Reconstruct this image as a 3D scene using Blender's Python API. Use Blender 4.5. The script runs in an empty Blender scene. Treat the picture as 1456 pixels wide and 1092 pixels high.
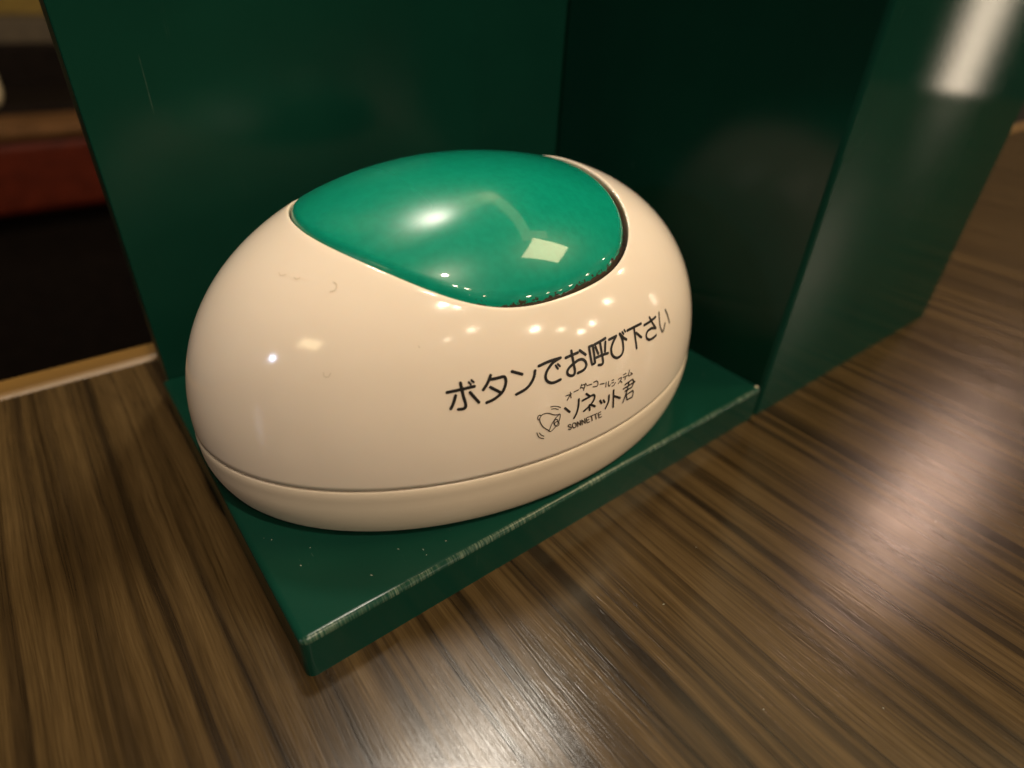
import bpy, bmesh, math, random
import numpy as np
from mathutils import Vector, Matrix, Euler

random.seed(7)
U = 0.104                      # metres per layout unit (the niche of the stand is one unit wide)
R = math.radians

# ------------------------------------------------------------------ camera
scn = bpy.context.scene
cam_d = bpy.data.cameras.new('camera')
cam = bpy.data.objects.new('camera', cam_d)
scn.collection.objects.link(cam)
scn.camera = cam
CAM_EUL = (0.97594, -0.04458, -0.66006)
CAM_LOC = (-0.08478, -0.48324, 0.76838)
F_PX = 858.3                   # focal length in pixels of the 1456 px wide photograph
cam.location = [v * U for v in CAM_LOC]
cam.rotation_euler = CAM_EUL
cam_d.sensor_fit = 'HORIZONTAL'
cam_d.sensor_width = 36.0
cam_d.lens = F_PX / 1456 * 36.0
cam_d.clip_start = 0.005
cam_d.clip_end = 60
cam_d.dof.use_dof = True
cam_d.dof.focus_distance = 0.089
cam_d.dof.aperture_fstop = 11.0

# ------------------------------------------------------------------ world and lamps (an evening restaurant)
wd = bpy.data.worlds.new('World')
scn.world = wd
wd.use_nodes = True
bg = wd.node_tree.nodes['Background']
bg.inputs[0].default_value = (1.0, 0.72, 0.46, 1)
bg.inputs[1].default_value = 0.010

def point_lamp(name, loc, radius, watt, col):
    l = bpy.data.lights.new(name, 'POINT')
    l.energy = watt; l.color = col; l.shadow_soft_size = radius
    o = bpy.data.objects.new(name, l); o.location = loc
    scn.collection.objects.link(o)
    return o

def area_lamp(name, loc, aim, sx, sy, watt, col):
    l = bpy.data.lights.new(name, 'AREA')
    l.shape = 'RECTANGLE'; l.size = sx; l.size_y = sy
    l.energy = watt; l.color = col
    o = bpy.data.objects.new(name, l); o.location = loc
    d = Vector(aim) - Vector(loc)
    o.rotation_euler = d.to_track_quat('-Z', 'Y').to_euler()
    scn.collection.objects.link(o)
    return o

WARM = (1.0, 0.78, 0.44)
WARM2 = (1.0, 0.82, 0.61)
# ceiling downlights, about 1.5 m above the table
for loc, r, w in [((0.0, -0.64, 1.5), 0.03, 24.0),
                  ((-0.18, -1.24, 1.5), 0.045, 7.0), ((-0.04, -1.41, 1.5), 0.045, 5.0),
                  ((-0.02, -2.59, 1.5), 0.04, 3.0), ((-0.51, -2.78, 1.5), 0.03, 1.2),
                  ((1.59, -4.08, 1.5), 0.085, 14.0), ((2.55, -4.4, 1.2), 0.06, 5.0),
                  ((3.0, -4.1, 0.72), 0.06, 7.0), ((3.1, -3.5, 0.76), 0.06, 7.0),
                  ((3.25, -2.55, 1.02), 0.06, 7.0), ((3.71, -1.61, 1.5), 0.06, 7.0)]:
    point_lamp('ceiling_downlight', loc, r, w, WARM2)
# square ceiling lamp panel, seen mirrored in the green cap
panel = area_lamp('ceiling_panel_lamp', (1.16, -0.66, 1.5), (1.16, -0.66, 0), 0.62, 0.40, 6.0, WARM)
panel.rotation_euler = (0, 0, R(-28))
# dim cove strips along two sides of the ceiling
def strip(a, b2, w, watt):
    a, b2 = Vector(a), Vector(b2); m = (a + b2) / 2; d = b2 - a
    o = area_lamp('ceiling_cove_light', m, m - Vector((0, 0, 1)), d.length, w, watt, WARM)
    o.rotation_euler = (0, 0, math.atan2(d.y, d.x))
strip((1.05, 0.86, 1.52), (1.03, -0.38, 1.52), 0.34, 1.1)
strip((1.06, 0.86, 1.53), (-0.10, 0.22, 1.53), 0.30, 0.8)
# lamps over the table, mirrored in the table top
point_lamp('pendant_lamp', (0.34, 0.48, 1.5), 0.08, 15.0, (1.0, 0.90, 0.76))
point_lamp('pendant_lamp', (2.13, 0.24, 1.5), 0.12, 10.0, (1.0, 0.66, 0.50))
# narrow lit doorway to the right, cool window light and a warm wall lamp far to the left
area_lamp('doorway_light', (3.0, -0.95, -0.045), (0.15, 0.0, 0.07), 0.058, 0.36, 0.36, WARM2)
area_lamp('window_light', (-4.7, 0.05, 1.5), (0, 0, 0), 0.24, 0.18, 4.5, (0.62, 0.72, 1.0))
area_lamp('wall_lamp', (-2.5, -0.7, 1.5), (0, 0, 0), 0.55, 0.25, 1.6, WARM)

scn.view_settings.view_transform = 'Standard'
scn.view_settings.look = 'None'
scn.view_settings.exposure = 1.4
scn.view_settings.gamma = 1.0
scn.cycles.use_denoising = True

# ------------------------------------------------------------------ helpers
def new_mat(name):
    m = bpy.data.materials.new(name); m.use_nodes = True
    nt = m.node_tree
    return m, nt, nt.nodes['Principled BSDF']

def N(nt, typ, **kw):
    n = nt.nodes.new(typ)
    for k, v in kw.items():
        if k.startswith('i_'):
            n.inputs[k[2:].replace('_', ' ')].default_value = v
        else:
            setattr(n, k, v)
    return n

def ramp(nt, fac, stops, interp='LINEAR'):
    r = nt.nodes.new('ShaderNodeValToRGB')
    cr = r.color_ramp; cr.interpolation = interp
    while len(cr.elements) > 1: cr.elements.remove(cr.elements[-1])
    cr.elements[0].position = stops[0][0]; cr.elements[0].color = (*stops[0][1], 1)
    for p, c in stops[1:]:
        e = cr.elements.new(p); e.color = (*c, 1)
    nt.links.new(fac, r.inputs[0])
    return r.outputs[0]

def coords(nt, scale=(1, 1, 1), rot=(0, 0, 0), src='Object'):
    tc = nt.nodes.new('ShaderNodeTexCoord')
    mp = nt.nodes.new('ShaderNodeMapping')
    mp.inputs['Scale'].default_value = scale
    mp.inputs['Rotation'].default_value = rot
    nt.links.new(tc.outputs[src], mp.inputs[0])
    return mp.outputs[0]

def noise(nt, vec, scale, detail=4, rough=0.55, dist=0.0):
    n = nt.nodes.new('ShaderNodeTexNoise')
    n.inputs['Scale'].default_value = scale; n.inputs['Detail'].default_value = detail
    n.inputs['Roughness'].default_value = rough; n.inputs['Distortion'].default_value = dist
    nt.links.new(vec, n.inputs['Vector'])
    return n.outputs['Fac']

def mixc(nt, fac, a, b, blend='MIX'):
    m = nt.nodes.new('ShaderNodeMix'); m.data_type = 'RGBA'; m.blend_type = blend
    for sock, v in ((m.inputs[0], fac), (m.inputs[6], a), (m.inputs[7], b)):
        if hasattr(v, 'is_output'): nt.links.new(v, sock)
        elif isinstance(v, (int, float)): sock.default_value = v
        else: sock.default_value = (*v, 1)
    return m.outputs[2]

def math_n(nt, op, a, b=0.0, clamp=False):
    m = nt.nodes.new('ShaderNodeMath'); m.operation = op; m.use_clamp = clamp
    for sock, v in ((m.inputs[0], a), (m.inputs[1], b)):
        if hasattr(v, 'is_output'): nt.links.new(v, sock)
        else: sock.default_value = v
    return m.outputs[0]

def bump(nt, bsdf, h, strength, dist):
    b = nt.nodes.new('ShaderNodeBump')
    b.inputs['Strength'].default_value = strength; b.inputs['Distance'].default_value = dist
    nt.links.new(h, b.inputs['Height']); nt.links.new(b.outputs[0], bsdf.inputs['Normal'])

def link(name, me, mat, parent=None, smooth=True):
    o = bpy.data.objects.new(name, me)
    scn.collection.objects.link(o)
    for m in (mat if isinstance(mat, (list, tuple)) else [mat]): me.materials.append(m)
    if smooth:
        for p in me.polygons: p.use_smooth = True
    if parent is not None: o.parent = parent
    return o

def mesh_of(name, verts, faces):
    me = bpy.data.meshes.new(name)
    me.from_pydata([tuple(float(c) for c in v) for v in verts], [], faces)
    me.update()
    return me

def box(name, lo, hi, mat, parent=None, bev=0.0, seg=3, unit=U):
    """a bevelled board; lo / hi in layout units"""
    lo = [v * unit for v in lo]; hi = [v * unit for v in hi]
    bm = bmesh.new()
    bmesh.ops.create_cube(bm, size=1)
    for v in bm.verts:
        v.co = [(lo[i] + hi[i]) / 2 + v.co[i] * (hi[i] - lo[i]) for i in range(3)]
    if bev:
        bmesh.ops.bevel(bm, geom=bm.edges[:], offset=bev, segments=seg, profile=0.5, affect='EDGES')
    me = bpy.data.meshes.new(name); bm.to_mesh(me); bm.free()
    o = link(name, me, mat, parent, smooth=bool(bev))
    if bev:
        wn = o.modifiers.new('wn', 'WEIGHTED_NORMAL'); wn.keep_sharp = False
    return o

def thing(name, label, cat, group=None):
    o = bpy.data.objects.new(name, None); scn.collection.objects.link(o)
    o['label'] = label; o['category'] = cat
    if group: o['group'] = group
    return o

# ------------------------------------------------------------------ materials
# dark streaky wood laminate
m_wood, nt, b = new_mat('wood_laminate')
base = coords(nt)
warp = noise(nt, coords(nt, (60, 9, 1)), 1.0, 2, 0.5)
sep = N(nt, 'ShaderNodeSeparateXYZ'); nt.links.new(base, sep.inputs[0])
xw = math_n(nt, 'ADD', sep.outputs[0], math_n(nt, 'MULTIPLY', math_n(nt, 'SUBTRACT', warp, 0.5), 0.004))
def grain_vec(sx, sy):
    c = N(nt, 'ShaderNodeCombineXYZ')
    nt.links.new(math_n(nt, 'MULTIPLY', xw, sx), c.inputs[0])
    nt.links.new(math_n(nt, 'MULTIPLY', sep.outputs[1], sy), c.inputs[1])
    return c.outputs[0]
g1 = noise(nt, grain_vec(270, 2.4), 1.0, 3, 0.55, 0.3)        # dark bands
g2 = noise(nt, grain_vec(850, 6.0), 1.0, 4, 0.65, 0.2)         # narrow streaks
g3 = noise(nt, grain_vec(3600, 120), 1.0, 3, 0.6)              # fibres
c1 = ramp(nt, g1, [(0.36, (0.016, 0.010, 0.0045)), (0.44, (0.034, 0.021, 0.0085)), (0.53, (0.060, 0.037, 0.014)), (0.75, (0.084, 0.053, 0.021))])
d2 = ramp(nt, g2, [(0.33, (0.30, 0.28, 0.26)), (0.48, (0.86, 0.86, 0.85)), (0.7, (1.1, 1.1, 1.1))])
c2 = mixc(nt, 0.85, c1, d2, 'MULTIPLY')
d3 = ramp(nt, g3, [(0.3, (0.58, 0.57, 0.56)), (0.7, (1.25, 1.25, 1.25))])
c3 = mixc(nt, 0.7, c2, d3, 'MULTIPLY')
nt.links.new(c3, b.inputs['Base Color'])
rr = nt.nodes.new('ShaderNodeMapRange'); nt.links.new(g3, rr.inputs[0])
rr.inputs[3].default_value = 0.15; rr.inputs[4].default_value = 0.26
nt.links.new(rr.outputs[0], b.inputs['Roughness'])
b.inputs['Specular IOR Level'].default_value = 0.36
bump(nt, b, g3, 0.25, 0.00012)

# pale wood edging
m_band, nt, b = new_mat('edge_band_wood')
g = noise(nt, coords(nt, (8, 300, 300)), 1.0, 3)
nt.links.new(ramp(nt, g, [(0.3, (0.11, 0.058, 0.012)), (0.7, (0.18, 0.098, 0.022))]), b.inputs['Base Color'])
b.inputs['Roughness'].default_value = 0.4

# green lacquered board
def green_mat(name, worn, rgh=0.22, ior=1.30):
    m, nt, b = new_mat(name)
    nt.nodes.remove(b)
    out = nt.nodes['Material Output']
    dif = N(nt, 'ShaderNodeBsdfDiffuse'); glo = N(nt, 'ShaderNodeBsdfGlossy', distribution='BECKMANN')
    fr = N(nt, 'ShaderNodeFresnel', i_IOR=ior); mx = N(nt, 'ShaderNodeMixShader')
    nt.links.new(fr.outputs[0], mx.inputs[0]); nt.links.new(dif.outputs[0], mx.inputs[1]); nt.links.new(glo.outputs[0], mx.inputs[2])
    nt.links.new(mx.outputs[0], out.inputs[0])
    big = noise(nt, coords(nt), 28, 3)
    col = ramp(nt, big, [(0.3, (0.0032, 0.030, 0.0195)), (0.7, (0.0045, 0.038, 0.0245))])
    # fine rubbed scratches, all in one direction
    sc = noise(nt, coords(nt, (3400, 420, 1), (0, 0, R(40))), 1.0, 2, 0.5)
    sp = noise(nt, coords(nt), 120, 3, 0.6)
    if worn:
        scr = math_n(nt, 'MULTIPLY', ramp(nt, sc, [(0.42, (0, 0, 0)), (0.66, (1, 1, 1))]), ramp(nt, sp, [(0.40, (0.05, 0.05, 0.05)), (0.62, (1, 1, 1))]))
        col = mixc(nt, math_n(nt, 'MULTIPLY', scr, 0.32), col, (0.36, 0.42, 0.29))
    else:
        scr = math_n(nt, 'MULTIPLY', ramp(nt, sc, [(0.66, (0, 0, 0)), (0.74, (1, 1, 1))]), ramp(nt, sp, [(0.58, (0, 0, 0)), (0.70, (1, 1, 1))]))
        col = mixc(nt, math_n(nt, 'MULTIPLY', scr, 0.20), col, (0.20, 0.26, 0.20))
    glo.inputs['Roughness'].default_value = rgh
    nt.links.new(col, dif.inputs['Color'])
    h = noise(nt, coords(nt), 1100, 3, 0.6)
    bp = nt.nodes.new('ShaderNodeBump'); bp.inputs['Strength'].default_value = 0.04; bp.inputs['Distance'].default_value = 0.00012
    nt.links.new(h, bp.inputs['Height'])
    for n in (dif, glo): nt.links.new(bp.outputs[0], n.inputs['Normal'])
    return m
m_green = green_mat('green_lacquer', False)
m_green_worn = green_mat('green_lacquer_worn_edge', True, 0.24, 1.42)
m_green_polished = green_mat('green_lacquer_polished', False, 0.10, 1.22)

# cream plastic shell
m_shell, nt, b = new_mat('cream_plastic')
mot = noise(nt, coords(nt), 45, 4)
col = ramp(nt, mot, [(0.3, (0.735, 0.637, 0.532)), (0.7, (0.770, 0.669, 0.560))])
nt.links.new(col, b.inputs['Base Color'])
rm = nt.nodes.new('ShaderNodeMapRange'); nt.links.new(noise(nt, coords(nt), 70, 5, 0.6), rm.inputs[0])
rm.inputs[3].default_value = 0.06; rm.inputs[4].default_value = 0.17
nt.links.new(rm.outputs[0], b.inputs['Roughness'])
b.inputs['Subsurface Weight'].default_value = 0.12
b.inputs['Subsurface Radius'].default_value = (0.003, 0.002, 0.0012)
b.inputs['Subsurface Scale'].default_value = 0.6
bump(nt, b, noise(nt, coords(nt), 260, 2), 0.05, 0.0004)

m_base, nt, b = new_mat('cream_plastic_satin')
nt.links.new(ramp(nt, noise(nt, coords(nt), 60, 4), [(0.3, (0.62, 0.525, 0.41)), (0.7, (0.66, 0.565, 0.445))]), b.inputs['Base Color'])
b.inputs['Roughness'].default_value = 0.36
bump(nt, b, noise(nt, coords(nt), 3800, 2), 0.15, 0.00008)

# clear-coated green cap, edge grime on one side, gap shade painted on the wall
m_cap, nt, b = new_mat('green_cap_plastic')
g = noise(nt, coords(nt), 900, 2, 0.5)
col = ramp(nt, g, [(0.3, (0.001, 0.205, 0.132)), (0.7, (0.002, 0.240, 0.155))])
att = N(nt, 'ShaderNodeAttribute', attribute_name='rim')
gr = noise(nt, coords(nt), 900, 4, 0.7)
grime_shade = math_n(nt, 'GREATER_THAN', math_n(nt, 'ADD', att.outputs['Fac'], math_n(nt, 'MULTIPLY', gr, 0.9)), 1.23)
col = mixc(nt, grime_shade, col, (0.040, 0.028, 0.016))
nt.links.new(col, b.inputs['Base Color'])
b.inputs['Roughness'].default_value = 0.30
b.inputs['Coat Weight'].default_value = 1.0
b.inputs['Coat IOR'].default_value = 1.33
b.inputs['Specular IOR Level'].default_value = 0.15
sx = N(nt, 'ShaderNodeSeparateXYZ'); nt.links.new(coords(nt), sx.inputs[0])
def fade(sock, a, c):
    r_ = nt.nodes.new('ShaderNodeMapRange'); r_.interpolation_type = 'SMOOTHSTEP'; nt.links.new(sock, r_.inputs[0])
    r_.inputs[1].default_value = min(a, c) * U; r_.inputs[2].default_value = max(a, c) * U
    r_.inputs[3].default_value = 0.0 if a < c else 1.0; r_.inputs[4].default_value = 1.0 if a < c else 0.0
    return r_.outputs[0]
rub = math_n(nt, 'MULTIPLY', fade(sx.outputs[0], 0.02, -0.20), fade(sx.outputs[1], -0.22, -0.12))
nt.links.new(math_n(nt, 'ADD', math_n(nt, 'MULTIPLY', rub, 0.27), 0.028), b.inputs['Coat Roughness'])   # rubbed dull by fingers
b.inputs['Subsurface Weight'].default_value = 0.2
b.inputs['Subsurface Radius'].default_value = (0.001, 0.003, 0.002)
b.inputs['Subsurface Scale'].default_value = 0.6

m_gasket, nt, b = new_mat('grimy_recess')
nt.links.new(ramp(nt, noise(nt, coords(nt), 1200, 4, 0.7), [(0.35, (0.012, 0.009, 0.006)), (0.7, (0.10, 0.08, 0.05))]), b.inputs['Base Color'])
b.inputs['Roughness'].default_value = 0.7

def ink(name, col, wear):
    m, nt, b = new_mat(name)
    n = noise(nt, coords(nt), 2600, 3, 0.6)
    nt.links.new(ramp(nt, n, [(0.2, col), (0.8, tuple(c + wear for c in col))]), b.inputs['Base Color'])
    b.inputs['Roughness'].default_value = 0.35
    return m
m_ink = ink('black_print', (0.010, 0.008, 0.007), 0.012)
m_ink_thin = ink('thin_dark_print', (0.045, 0.034, 0.024), 0.03)
m_ink_faded = ink('faded_print', (0.10, 0.085, 0.065), 0.05)

def simple(name, col, rough, scale=40, var=0.25, spec=0.3):
    m, nt, b = new_mat(name)
    lo = tuple(c * (1 - var) for c in col); hi = tuple(c * (1 + var) for c in col)
    nt.links.new(ramp(nt, noise(nt, coords(nt), scale, 4), [(0.3, lo), (0.7, hi)]), b.inputs['Base Color'])
    b.inputs['Roughness'].default_value = rough
    b.inputs['Specular IOR Level'].default_value = spec
    return m
m_red = simple('red_vinyl', (0.055, 0.008, 0.003), 0.5, spec=0.1)
m_piping = simple('tan_piping', (0.085, 0.040, 0.014), 0.7, spec=0.1)
m_dark = simple('dark_stained_wood', (0.006, 0.004, 0.003), 0.8, spec=0.05)
m_cream = simple('pale_fabric', (0.55, 0.47, 0.30), 0.8)
m_grey = simple('grey_brown_ledge', (0.07, 0.052, 0.03), 0.7)
m_yellow = simple('ochre_wall_panel', (0.20, 0.13, 0.022), 0.7)
m_floor = simple('dark_floor', (0.008, 0.006, 0.004), 0.8, spec=0.05)
m_metal = simple('black_steel', (0.02, 0.02, 0.02), 0.4)

# ------------------------------------------------------------------ setting
fl = box('floor', (-30, -30, -7.1), (45, 40, -6.95), m_floor)
fl['kind'] = 'structure'

# ------------------------------------------------------------------ table
TBL = thing('dining_table', 'dark brown wood grain table under the green stand with pale edging', 'table')
top = box('table_top', (-2.6, -5.4, -0.27), (7.6, 0.945, 0.0), m_wood, TBL, 0.0015)
band = box('edge_band', (-2.6, 0.946, -0.268), (7.6, 1.032, 0.001), m_band, TBL, 0.0022)
box('pedestal', (2.2, -2.5, -6.85), (2.8, -1.9, -0.271), m_metal, TBL, 0.003)
box('foot', (0.4, -4.0, -6.95), (4.6, -0.4, -6.851), m_metal, TBL, 0.003)

# ------------------------------------------------------------------ green stand
T, D = 0.07664, 0.70911
HT = 1.38
STAND = thing('table_stand', 'dark green lacquered stand with open niche and tall box on the table', 'stand')

def round_ring(bm, x0, x1, y0, y1, z, r, n=5):
    pts = []
    for cx, cy, a0 in ((x1 - r, y1 - r, 0), (x0 + r, y1 - r, 90), (x0 + r, y0 + r, 180), (x1 - r, y0 + r, 270)):
        for k in range(n + 1):
            a = R(a0 + 90 * k / n); pts.append(bm.verts.new(((cx + r * math.cos(a)) * U, (cy + r * math.sin(a)) * U, z * U)))
    return pts
def plate_mesh():
    """base board with softened upper edges; the front one carries the worn lacquer"""
    x0, x1, y0, y1 = 0.0, 0.9975, 0.0, D - 0.0025
    c = 0.0075
    bm = bmesh.new()
    rings = [round_ring(bm, x0, x1, y0, y1, 0, 0.012), round_ring(bm, x0, x1, y0, y1, T - c, 0.012)]
    for k in range(1, 4):
        a = math.pi / 2 * k / 3; e = c * (1 - math.cos(a))
        rings.append(round_ring(bm, x0 + e, x1 - e, y0 + e, y1 - e, T - c + c * math.sin(a), 0.012 - 0.8 * e))
    for e in (0.012, 0.06, 0.16, 0.30):
        rings.append(round_ring(bm, x0 + e, x1 - e, y0 + e, y1 - e, T, 0.006))
    for q, (a, b2) in enumerate(zip(rings[:-1], rings[1:])):
        n = len(a)
        for i in range(n):
            f = bm.faces.new((a[i], a[(i + 1) % n], b2[(i + 1) % n], b2[i]))
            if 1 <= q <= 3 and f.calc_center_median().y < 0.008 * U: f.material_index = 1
    bm.faces.new(rings[-1])
    me = bpy.data.meshes.new('base_plate'); bm.to_mesh(me); bm.free()
    return me
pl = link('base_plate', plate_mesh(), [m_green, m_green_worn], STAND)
pl.modifiers.new('wn', 'WEIGHTED_NORMAL')
TH = 0.07
bp_ = box('back_panel', (0.012, D, 0.0), (1.86, D + TH, HT), m_green, STAND, 0.0003)
bp_.data.materials.append(green_mat('green_paint_matt_edge', False, 0.6, 1.03))
for p_ in bp_.data.polygons:
    if p_.normal.x < -0.3: p_.material_index = 1      # sawn and painted board end
def tube_mesh():
    """the box beside the niche: four walls, open at the top"""
    bm = bmesh.new()
    rect = lambda *a: round_ring(bm, *a)
    e = 0.006
    y1 = D - 0.001
    rings = [rect(1.0, 1.86, 0, y1, 0, 0.012), rect(1.0, 1.86, 0, y1, HT - e, 0.012), rect(1.0 + e, 1.86 - e, e, y1 - e, HT, 0.008),
             rect(1.0 + TH - e, 1.86 - TH + e, TH - e, y1 - TH + e, HT, 0.008), rect(1.0 + TH, 1.86 - TH, TH, y1 - TH, HT - e, 0.004),
             rect(1.0 + TH, 1.86 - TH, TH, y1 - TH, 0.05, 0.004)]
    for a, b2 in zip(rings[:-1], rings[1:]):
        n = len(a)
        for i in range(n): bm.faces.new((a[i], a[(i + 1) % n], b2[(i + 1) % n], b2[i]))
    bm.faces.new(rings[-1])
    me = bpy.data.meshes.new('box_body'); bm.to_mesh(me); bm.free()
    return me
bx = link('box_body', tube_mesh(), [m_green, m_green_polished], STAND)
for p_ in bx.data.polygons:
    if p_.normal.y < -0.9 and p_.center.y < 0.001: p_.material_index = 1      # front board
bx.modifiers.new('wn', 'WEIGHTED_NORMAL')
# pale bead modelled as a painted glint where plate and box meet
def glint_bead(loc, r, flat):
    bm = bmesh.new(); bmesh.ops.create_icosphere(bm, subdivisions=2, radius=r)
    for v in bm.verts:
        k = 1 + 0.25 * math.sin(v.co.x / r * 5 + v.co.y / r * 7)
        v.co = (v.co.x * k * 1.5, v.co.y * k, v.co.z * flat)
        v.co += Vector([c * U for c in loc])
    me = bpy.data.meshes.new('corner_glint'); bm.to_mesh(me); bm.free()
    return link('corner_glint', me, simple('painted_glint', (0.62, 0.58, 0.42), 0.3), STAND)
glint_bead((0.988, 0.010, T - 0.001), 0.00035, 0.5)

# ------------------------------------------------------------------ call button (egg)
CX, CY, YAW = 0.48888, 0.3268, -0.01487
AL, AR, B_, Z0, H_, CT, PW, ZS, KX, KY = 0.49388, 0.47622, 0.33228, 0.079, 0.38039, 0.0514, 2.22932, 0.10895, -0.07205, -0.06532
cyaw, syaw = math.cos(YAW), math.sin(YAW)
def to_world(x, y, z):
    return np.array([CX + cyaw * x - syaw * y, CY + syaw * x + cyaw * y, T + z])
def uvw(u, v, w):
    """normalise a direction onto the shell and give the local point"""
    w = max(w, 0.0)
    k = ((u * u + v * v) ** (PW / 2) + w ** PW) ** (1 / PW)
    u, v, w = u / k, v / k, w / k
    return np.array([(AR if u > 0 else AL) * u + KX * H_ * w, B_ * v + KY * H_ * w, Z0 + H_ * w])
def w_at(x, y):
    """height parameter of the upper shell above plan point x, y"""
    lo, hi = 0.0, 1.0
    for _ in range(40):
        w = (lo + hi) / 2
        u = (x - KX * H_ * w); u /= AR if u > 0 else AL
        v = (y - KY * H_ * w) / B_
        if (u * u + v * v) ** (PW / 2) + w ** PW < 1: lo = w
        else: hi = w
    return (lo + hi) / 2
def surf(x, y):
    return np.array([x, y, Z0 + H_ * w_at(x, y)])
def uvw_of(P):
    w = (P[2] - Z0) / H_
    u = P[0] - KX * H_ * w; u /= AR if u > 0 else AL
    return np.array([u, (P[1] - KY * H_ * w) / B_, w])
def implicit(P):
    """negative inside the upper shell; P in layout units of the place"""
    q0, q1, z = P[0] - CX, P[1] - CY, P[2] - T
    x = cyaw * q0 + syaw * q1; y = -syaw * q0 + cyaw * q1
    if z < Z0: w = 0.0
    else: w = (z - Z0) / H_
    if w >= 1: return 1.0
    u = x - KX * H_ * w; u /= AR if u > 0 else AL
    v = (y - KY * H_ * w) / B_
    return (u * u + v * v) ** (PW / 2) + w ** PW - 1
CAPX, CAPY = -0.065, -0.03
CAPC = [0.249, 0.0101, -0.0023, -0.0089, -0.0064, -0.0044]
def cap_r(ph): return sum(c * math.cos(k * ph) for k, c in enumerate(CAPC))

NS = 224
phis = [2 * math.pi * i / NS for i in range(NS)]
def ring_faces(nr, n=NS, closed_top=None):
    f = []
    for r in range(nr - 1):
        for i in range(n):
            j = (i + 1) % n
            f.append((r * n + i, (r + 1) * n + i, (r + 1) * n + j, r * n + j))
    return f

BUTTON = thing('call_button', 'cream egg-shaped call button with glossy green cap on the green stand', 'call button')
BUTTON.location = (CX * U, CY * U, T * U)
BOFF = np.array([CX, CY, T])
def button_part(name, verts, faces, mat, parent=BUTTON):
    me = mesh_of(name, [(to_world(*v) - BOFF) * U for v in verts], faces)
    return link(name, me, mat, parent)

# upper housing: inner lip of the opening -> opening edge -> shell -> seam -> inner groove wall
rows = []
open_pts, seam_uv = [], []
for ph in phis:
    r = cap_r(ph)
    x, y = CAPX + r * math.cos(ph), CAPY + r * math.sin(ph)
    open_pts.append((x, y, ph))
eb = 0.0045
def lip(dr, dz):
    out = []
    for x, y, ph in open_pts:
        P = surf(x + dr * math.cos(ph), y + dr * math.sin(ph)); P[2] -= dz
        out.append(P)
    return out
rows.append([p - np.array([0, 0, 0.055]) for p in lip(0.0, 0)])
rows.append([p - np.array([0, 0, 0.012]) for p in lip(0.0, 0)])
for k in range(4):
    a = math.pi / 2 * k / 3
    rows.append(lip(eb * (1 - math.cos(a)), eb * (1 - math.sin(a))))
edge = lip(eb, 0)
ws = (ZS - Z0) / H_
NR = 46
for k in range(1, NR + 1):
    t = k / NR
    row = []
    for i, ph in enumerate(phis):
        a = uvw_of(edge[i]); a = a / np.linalg.norm(a)
        # target on the seam: same bearing from the egg's centre as the opening point
        bear = ph
        rad = (1 - ws ** PW) ** (1 / PW)
        bv = np.array([rad * math.cos(bear), rad * math.sin(bear), ws]); bv = bv / np.linalg.norm(bv)
        om = math.acos(max(-1, min(1, float(a @ bv))))
        d = (math.sin((1 - t) * om) * a + math.sin(t * om) * bv) / math.sin(om)
        row.append(uvw(*d))
    rows.append(row)
def plan_ring(z, inset):
    out = []
    for ph in phis:
        c, s = math.cos(ph), math.sin(ph)
        if z >= Z0:
            w = (z - Z0) / H_; k = (1 - w ** PW) ** (1 / PW)
        else:
            w = 0; k = 1 - CT * ((Z0 - z) / Z0) ** 2
        a = AR if c > 0 else AL
        nx, ny = c / a, s / B_; nl = math.hypot(nx, ny)
        out.append(np.array([a * c * k + KX * H_ * w - inset * nx / nl, B_ * s * k + KY * H_ * w - inset * ny / nl, z]))
    return out
rows.append(plan_ring(ZS - 0.0010, 0.0012))
rows.append(plan_ring(ZS - 0.0010, 0.014))
verts = [p for r in rows for p in r]
housing = button_part('housing', verts, ring_faces(len(rows)), m_shell)

# base shell under the seam
rows = [plan_ring(ZS - 0.0046, 0.014), plan_ring(ZS - 0.0046, 0.0022), plan_ring(ZS - 0.0054, 0.0010), plan_ring(ZS - 0.0085, -0.0002)]
zb = 0.017
for k in range(1, 12):
    z = ZS - 0.0085 + (zb - ZS + 0.0085) * k / 11
    rows.append(plan_ring(z, -0.0012))
for k in range(1, 6):
    a = math.pi / 2 * k / 5
    rows.append(plan_ring(zb - (zb - 0.001) * math.sin(a), -0.0012 + 0.017 * (1 - math.cos(a))))
rows.append(plan_ring(0.001, 0.12))
fs = ring_faces(len(rows))
n0 = (len(rows) - 1) * NS
fs.append(tuple(n0 + i for i in range(NS))[::-1])
button_part('base_shell', [p for r in rows for p in r], fs, m_base)
# rubber feet under the base, between shell and plate
# seam filler: the dark inner wall behind the groove
rows = [plan_ring(ZS + 0.012, 0.016), plan_ring(ZS - 0.016, 0.016)]
button_part('seam_gasket', [p for r in rows for p in r], ring_faces(2), m_gasket)

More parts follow.
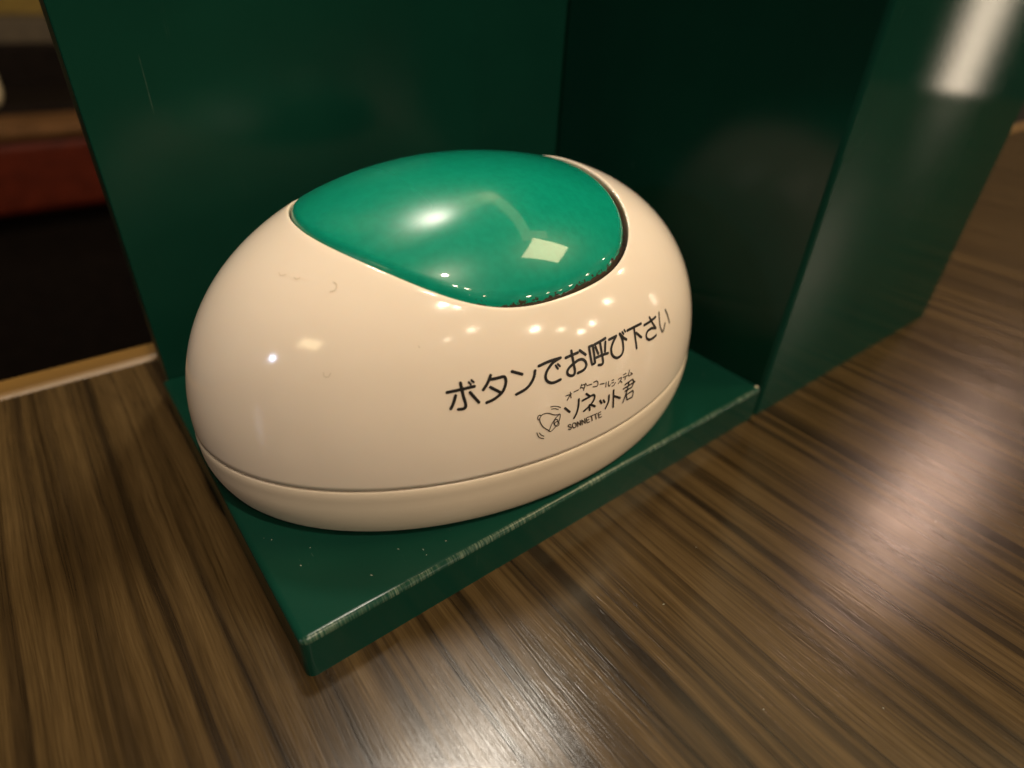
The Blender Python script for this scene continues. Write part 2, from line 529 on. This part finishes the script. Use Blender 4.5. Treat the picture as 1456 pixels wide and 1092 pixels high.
# push cap
def smooth(a, b_, x):
    t = max(0, min(1, (x - a) / (b_ - a))); return t * t * (3 - 2 * t)
def cap_gap(ph): return 0.0022 + 0.0060 * max(0, math.cos(ph + 0.35)) ** 1.5
def recess(x): return 0.0004 + 0.0032 * smooth(-0.06, 0.17, x)
RC = 0.010
rows, rim = [], []
prof = [(0.0, 0.055), (0.0, 0.030)]
for k in range(0, 8):
    a = math.pi / 2 * k / 7
    prof.append((RC * (1 - math.cos(a)), RC * (1 - math.sin(a)) * 0.95))
ins = [RC * 1.25, RC * 1.7, RC * 2.4]
for dl, dz in prof:
    row = []
    for ph in phis:
        r = cap_r(ph) - cap_gap(ph) - dl
        x, y = CAPX + r * math.cos(ph), CAPY + r * math.sin(ph)
        P = surf(x, y); P[2] -= recess(x) + dz
        row.append(P); rim.append(3.0 if dz > 0.02 else (1.0 if dz > RC * 0.7 else (0.8 if dz > RC * 0.3 else 0.62)))
    rows.append(row)
r_in = RC
for k in range(1, 30):
    t = k / 30
    row = []
    for ph in phis:
        r0 = cap_r(ph) - cap_gap(ph) - r_in
        r = r0 * (1 - t)
        x, y = CAPX + r * math.cos(ph), CAPY + r * math.sin(ph)
        P = surf(x, y); P[2] -= recess(x)
        row.append(P); rim.append(max(0.0, 0.60 - t * 9))
    rows.append(row)
verts = [p for r in rows for p in r]
P = surf(CAPX, CAPY); P[2] -= recess(CAPX); verts.append(P); rim.append(0.0)
fs = ring_faces(len(rows))
n0 = (len(rows) - 1) * NS
for i in range(NS): fs.append((n0 + i, n0 + NS, n0 + (i + 1) % NS))
cap = button_part('push_cap', verts, fs, m_cap)
at = cap.data.attributes.new('rim', 'FLOAT', 'POINT')
for i in range(len(verts)):
    ph = phis[i % NS] if i < len(verts) - 1 else 0
    # edge grime on front and blunt end; painted gap shade all round the wall
    side = smooth(-0.45, 0.6, math.cos(ph + 0.75))
    at.data[i].value = rim[i] * (0.42 + 0.50 * side)
# dark floor of the gap round the cap
rows = []
for dr in (0.002, -0.05):
    row = []
    for x, y, ph in open_pts:
        P = surf(x + dr * math.cos(ph), y + dr * math.sin(ph)); P[2] -= 0.030
        row.append(P)
    rows.append(row)
button_part('cap_gasket', [p for r in rows for p in r], ring_faces(2), m_gasket)

# ------------------------------------------------------------------ print on the housing
cam_R = Euler(CAM_EUL, 'XYZ').to_matrix()
cam_np = np.array([list(r) for r in cam_R]); cam_o = np.array(CAM_LOC)
def hit(px, py):
    """point of the housing seen at a pixel of the 1456 x 1092 photograph"""
    d = cam_np @ np.array([(px - 728) / F_PX, -(py - 546) / F_PX, -1.0]); d /= np.linalg.norm(d)
    t = 0.45
    while implicit(cam_o + t * d) > 0 and t < 2: t += 0.01
    lo, hi = t - 0.01, t
    for _ in range(28):
        m = (lo + hi) / 2
        if implicit(cam_o + m * d) > 0: lo = m
        else: hi = m
    return cam_o + hi * d
def nrm(P):
    h = 1e-4
    g = np.array([implicit(P + h * v) - implicit(P - h * v) for v in np.eye(3)])
    return g / np.linalg.norm(g)
def catmull(pts, closed=False, n=7):
    pts = [np.array(p, float) for p in pts]
    if len(pts) < 3:
        return [pts[0] + (pts[1] - pts[0]) * k / n for k in range(n + 1)]
    ext = [2 * pts[0] - pts[1]] + pts + [2 * pts[-1] - pts[-2]]
    if closed: ext = [pts[-2]] + pts + [pts[1]]
    out = []
    for i in range(1, len(ext) - 2):
        p0, p1, p2, p3 = ext[i - 1:i + 3]
        for k in range(n):
            t = k / n
            out.append(0.5 * (2 * p1 + (p2 - p0) * t + (2 * p0 - 5 * p1 + 4 * p2 - p3) * t * t + (3 * p1 - p0 - 3 * p2 + p3) * t ** 3))
    out.append(pts[-1])
    return out
def straight(pts, n=5):
    out = []
    for a, b2 in zip(pts[:-1], pts[1:]):
        a, b2 = np.array(a, float), np.array(b2, float)
        out += [a + (b2 - a) * k / n for k in range(n)]
    out.append(np.array(pts[-1], float))
    return out
def strokes(name, data, org, sc, mat, lift=0.0005):
    """data: (width, kind, points); widths in layout units, points in a zoomed view of the photograph"""
    V, F = [], []
    for width, kind, pts in data:
        line = straight(pts) if kind == 's' else catmull(pts)
        P = [hit(org[0] + sc * p[0], org[1] + sc * p[1]) for p in line]
        n = len(P); i0 = len(V)
        hw = width / 2
        segs = []
        for i in range(n):
            t = P[min(i + 1, n - 1)] - P[max(i - 1, 0)]; t /= (np.linalg.norm(t) + 1e-12)
            nn = nrm(P[i]); s = np.cross(nn, t); s /= np.linalg.norm(s)
            segs.append((P[i], t, nn, s))
        ring = []
        for P_, t, nn, s in segs: ring.append((P_ + s * hw, nn))
        for k in range(1, 6):
            a = math.pi * k / 6; P_, t, nn, s = segs[-1]
            ring.append((P_ + s * hw * math.cos(a) + t * hw * math.sin(a), nn))
        for P_, t, nn, s in segs[::-1]: ring.append((P_ - s * hw, nn))
        for k in range(1, 6):
            a = math.pi * k / 6; P_, t, nn, s = segs[0]
            ring.append((P_ - s * hw * math.cos(a) - t * hw * math.sin(a), nn))
        lf = lift * (1 + 0.06 * (len(F) % 7))
        V += [(q + nn * lf - BOFF) * U for q, nn in ring]
        nr = len(ring)
        for i in range(n - 1):
            F.append((i0 + i, i0 + i + 1, i0 + (2 * n + 5) - 2 - i, i0 + (2 * n + 5) - 1 - i)[::-1])
        F.append(tuple(i0 + k for k in range(n - 1, n + 6))[::-1])
        F.append(tuple([i0 + k for k in range(2 * n + 4, 2 * n + 10)] + [i0])[::-1])
    me = mesh_of(name, V, F)
    return link(name, me, mat, housing)

w1 = 0.0043
main_a = [(w1, 'c', p) for p in [
    [(100, 822), (225, 795), (350, 765)], [(222, 735), (245, 840), (270, 930), (262, 962), (240, 972), (203, 975)],
    [(177, 850), (160, 915), (135, 970)], [(310, 820), (350, 865), (390, 910)],
    [(497, 665), (470, 735), (430, 797)], [(490, 703), (560, 690), (612, 677), (632, 692), (635, 740), (610, 810), (560, 860), (510, 893), (462, 913)],
    [(495, 773), (585, 820)], [(692, 630), (785, 655)], [(903, 622), (893, 680), (860, 745), (810, 795), (733, 838)],
    [(937, 580), (1030, 538), (1135, 505)], [(1125, 510), (1065, 550), (1020, 610), (1000, 660), (1005, 705), (1035, 730), (1075, 730), (1135, 703)]]]
main_a += [(w1 * 0.72, 's', p) for p in [[(298, 728), (315, 748)], [(323, 710), (343, 728)], [(1090, 575), (1112, 605)], [(1110, 562), (1130, 582)]]]
strokes('printed_lettering', main_a, (620, 430), 180 / 1156, m_ink)
main_b = [(w1, 'c', p) for p in [
    [(110, 692), (170, 665), (243, 635)],
    [(172, 615), (188, 700), (205, 790), (212, 840), (200, 880), (172, 890), (138, 878), (128, 845), (150, 800), (200, 755), (255, 715), (300, 710), (332, 740), (338, 780), (310, 825), (245, 860)],
    [(265, 610), (330, 657)],
    [(427, 545), (490, 510), (548, 475)], [(440, 570), (470, 645)], [(550, 515), (545, 620)], [(447, 690), (510, 662), (577, 640)],
    [(490, 515), (510, 640), (524, 735), (510, 765), (475, 772)],
    [(590, 490), (670, 450)], [(668, 452), (635, 520), (615, 590), (622, 650), (650, 685), (690, 688), (730, 655), (748, 600), (745, 530), (735, 480), (708, 425)],
    [(708, 425), (745, 465), (782, 488)],
    [(792, 390), (945, 312)], [(865, 352), (880, 460), (897, 583)], [(890, 415), (948, 463)],
    [(980, 330), (1045, 290), (1105, 240)], [(1038, 243), (1075, 310), (1108, 360)],
    [(1108, 362), (1060, 365), (1020, 395), (1003, 435), (1010, 475), (1040, 490), (1080, 470), (1112, 440)]]]
main_b += [(w1 * 0.95, 's', [(367, 570), (385, 680), (402, 766), (435, 750), (425, 650), (408, 551), (367, 570)])]
main_b += [(w1 * 0.75, 's', p) for p in [[(735, 405), (752, 428)], [(758, 382), (770, 402)]]]
strokes('printed_lettering', main_b, (790, 420), 180 / 1404, m_ink)
strokes('printed_lettering', [(w1 * 0.95, 'c', p) for p in [
    [(1145, 190), (1150, 280), (1160, 350), (1180, 398), (1195, 385), (1212, 310)], [(1215, 160), (1240, 220), (1260, 300)]]], (790, 420), 180 / 1404, m_ink_faded)

O8, S8 = (740, 510), 200 / 1456
w2 = 0.0018
strokes('printed_small_lettering', [(w2, 's', p) for p in [
    [(470, 385), (527, 362)], [(515, 345), (522, 402)], [(512, 375), (483, 428)], [(553, 343), (597, 322)],
    [(632, 265), (617, 308)], [(632, 275), (662, 265), (665, 285), (652, 325)], [(630, 297), (655, 302)], [(673, 254), (678, 268)],
    [(685, 277), (737, 262)], [(757, 243), (785, 228), (800, 240), (800, 268), (790, 283), (750, 290)], [(822, 262), (865, 255)],
    [(885, 243), (882, 290)], [(910, 235), (908, 275), (918, 285), (927, 268)],
    [(944, 224), (964, 216)], [(942, 250), (962, 243)], [(946, 284), (966, 272), (980, 246)],
    [(1012, 212), (1043, 190), (1043, 212), (1012, 255)], [(1030, 225), (1048, 243)],
    [(1065, 165), (1090, 150)], [(1060, 192), (1105, 172)], [(1083, 182), (1080, 215)],
    [(1128, 115), (1115, 165), (1120, 178), (1150, 160)], [(1140, 143), (1158, 155)]]], O8, S8, m_ink_thin)
w3 = 0.0036
strokes('printed_logo_lettering', [(w3, 'c', p) for p in [
    [(460, 510), (508, 550)], [(603, 418), (598, 490), (580, 560), (553, 612)],
    [(680, 362), (712, 385)], [(640, 432), (700, 400), (750, 373), (766, 388), (755, 430), (710, 490), (655, 540)], [(712, 478), (716, 530)], [(735, 476), (770, 492)],
    [(823, 432), (838, 460)], [(858, 428), (870, 450)], [(915, 378), (910, 440), (878, 512)],
    [(962, 325), (958, 500)], [(965, 385), (1030, 405)]]] +
    [(w3 * 0.8, 's', p) for p in [
    [(1080, 268), (1158, 212), (1174, 238), (1152, 292), (1082, 335)], [(1064, 312), (1182, 236)], [(1122, 238), (1102, 330), (1058, 452)],
    [(1094, 372), (1160, 328), (1166, 348), (1156, 396), (1100, 424), (1094, 372)]]], O8, S8, m_ink)
# SONNETTE
glyph = {'S': [('c', [(.85, .84), (.6, 1), (.25, .95), (.12, .76), (.3, .58), (.68, .44), (.88, .25), (.7, .03), (.35, 0), (.08, .18)])],
         'O': [('c', [(.5, 1), (.16, .85), (.05, .5), (.16, .15), (.5, 0), (.84, .15), (.95, .5), (.84, .85), (.5, 1)])],
         'N': [('s', [(.08, 0), (.08, 1), (.9, 0), (.9, 1)])],
         'E': [('s', [(.9, 1), (.12, 1), (.12, 0), (.92, 0)]), ('s', [(.12, .52), (.82, .52)])],
         'T': [('s', [(.02, 1), (.98, 1)]), ('s', [(.5, 1), (.5, 0)])]}
wid = {'S': 0.92, 'O': 1.1, 'N': 1.05, 'E': 0.92, 'T': 0.92}
tot = sum(wid[c] for c in 'SONNETTE'); data = []; cur = 0.0
for ch in 'SONNETTE':
    wcell = wid[ch] / tot
    for kind, pts in glyph[ch]:
        q = []
        for gx, gy in pts:
            s = cur + wcell * (0.09 + 0.82 * gx)
            q.append((492 + 352 * s - 9 * gy + 2 * math.sin(math.pi * s), 738 - 143 * s - 50 * gy + 3 * math.sin(math.pi * s)))
        data.append((0.0019, kind, q))
    cur += wcell
strokes('printed_name_lettering', data, O8, S8, m_ink_thin)
w4 = 0.0015
strokes('printed_bell_emblem', [(w4, 'c', p) for p in [
    [(215, 586), (192, 585), (178, 605), (182, 628), (198, 633)], [(198, 633), (200, 612), (215, 590)],
    [(212, 590), (240, 570), (290, 563), (340, 578), (380, 578), (402, 571), (411, 584), (404, 625), (385, 672), (342, 724), (312, 750), (290, 746)],
    [(198, 633), (206, 662), (230, 700), (262, 724), (288, 738), (290, 748)],
    [(402, 574), (365, 610), (332, 660), (310, 708), (296, 745)],
    [(352, 640), (362, 625), (383, 632), (385, 652)],
    [(375, 648), (396, 657), (396, 682), (376, 696), (356, 686), (355, 662), (375, 648)], [(352, 640), (345, 665), (356, 690)]]] +
    [(w4 * 0.9, 'c', p) for p in [
    [(312, 497), (350, 490), (392, 495), (413, 503)], [(320, 520), (355, 515), (390, 523)],
    [(168, 765), (183, 800), (205, 818), (240, 825)], [(195, 766), (212, 787), (242, 800)]]], O8, S8, m_ink_thin)

m_scuff = simple('grey_scuff', (0.57, 0.48, 0.37), 0.4)
strokes('scuff_marks', [(0.0010, 'c', p) for p in [
    [(278, 22), (286, 34), (308, 30)], [(340, 42), (350, 50), (366, 42)], [(500, 60), (514, 72), (508, 94), (488, 100)],
    [(460, 430), (464, 446), (480, 448), (490, 432)], [(848, 322), (852, 328)]]], (300, 380), 460 / 1322, m_scuff)

# ------------------------------------------------------------------ beyond the table: bench, ledge and wall, out of focus
def far(px_slope_x, y, slope):  # direction from the camera -> point at depth y (metres)
    return (cam.location.x + px_slope_x * (y - cam.location.y), y, cam.location.z + slope * (y - cam.location.y))
BY = 1.25
zt = far(0, BY, -0.196)[2]; zl = far(0, BY, -0.292)[2]
BENCH = thing('bench_seat', 'dark red upholstered bench beyond the far edge of the table', 'bench')
seat = box('seat', (-1.1, BY, zl), (0.9, BY + 0.42, zt), m_red, BENCH, 0.02, 4, 1)
box('seat_piping', (-1.1, BY - 0.004, zt - 0.004), (0.9, BY + 0.11, zt + 0.018), m_piping, BENCH, 0.008, 3, 1)
box('seat_pad', (-1.1, BY + 0.115, zt - 0.01), (0.9, BY + 0.41, zt + 0.03), m_dark, BENCH, 0.01, 3, 1)
box('bench_base', (-1.1, BY + 0.05, -0.723), (0.9, BY + 0.40, zl - 0.001), m_dark, BENCH, 0.004, 2, 1)
yb = BY + 0.42
zbk = far(0, yb, -0.094)[2]
box('backrest', (-1.1, yb + 0.002, -0.723), (0.9, yb + 0.06, zbk), m_dark, BENCH, 0.01, 3, 1)
# pale cushion
def cushion(cx, cy, z0, w, d, h):
    bm = bmesh.new(); bmesh.ops.create_uvsphere(bm, u_segments=32, v_segments=20, radius=1)
    for v in bm.verts:
        x, y, z = v.co
        f = lambda a: math.copysign(abs(a) ** 0.55, a)
        v.co = (f(x) * w / 2, f(y) * d / 2 * (1 - 0.25 * z), f(z) * h / 2)
        v.co += Vector((cx, cy, z0 + h / 2))
    me = bpy.data.meshes.new('seat_cushion'); bm.to_mesh(me); bm.free()
    return link('seat_cushion', me, m_cream)
p = far(0.010, BY + 0.15, -0.17)
cu = cushion(p[0] - 0.075, BY + 0.17, zt + 0.018, 0.15, 0.14, 0.10)
cu['label'] = 'pale cream cushion standing on the red bench at the left edge'; cu['category'] = 'cushion'
yl = 2.3
LEDGE = thing('wall_ledge', 'grey brown ledge along the wall behind the bench', 'ledge')
z1 = far(0, yl, -0.092)[2]; z2 = far(0, yl, -0.066)[2]
box('ledge_board', (-1.6, yl, z1 - 0.05), (1.6, yl + 0.15, z2), m_grey, LEDGE, 0.006, 3, 1)
box('ledge_support', (-1.6, yl + 0.04, -0.723), (1.6, yl + 0.15, z1 - 0.051), m_dark, LEDGE, 0.004, 2, 1)
wl = box('wall', (-3.0, yl + 0.6, -0.723), (3.0, yl + 0.75, 1.2), m_yellow, None, 0.0, 1, 1)
wl['kind'] = 'structure'

# ------------------------------------------------------------------ dust lying on the plate
rnd = random.Random(21)
V, F = [], []
for k in range(190):
    if k < 184:
        x, y, z = rnd.uniform(0.02, 0.97), rnd.uniform(0.012, 0.5) ** 1.0, T
        q0, q1 = (x - CX) / 0.49, (y - CY) / 0.325
        if q0 * q0 + q1 * q1 < 1.0 or rnd.random() < 0.9 * min(1, (q0 * q0 + q1 * q1 - 1) * 1.5): continue
    else:
        x, y, z = rnd.uniform(0.0, 1.2), rnd.uniform(-0.5, -0.02), 0.0
    r = rnd.uniform(0.0004, 0.0012) * (1.6 if rnd.random() < 0.12 else 1); a = rnd.uniform(0, math.pi); st = rnd.uniform(1, 2.6)
    i0 = len(V)
    for j in range(5):
        t = 2 * math.pi * j / 5
        px, py = r * st * math.cos(t), r * math.sin(t)
        V.append(((x + px * math.cos(a) - py * math.sin(a)) * U, (y + px * math.sin(a) + py * math.cos(a)) * U, (z + 0.00005) * U))
    V.append((x * U, y * U, (z + r * 0.8) * U))
    F += [(i0 + j, i0 + (j + 1) % 5, i0 + 5) for j in range(5)]
du = link('dust', mesh_of('dust', V, F), simple('pale_dust', (0.20, 0.21, 0.17), 0.8), smooth=False)
du['kind'] = 'stuff'
du['label'] = 'tiny pale dust specks on the green base plate and table'
du['category'] = 'dust'
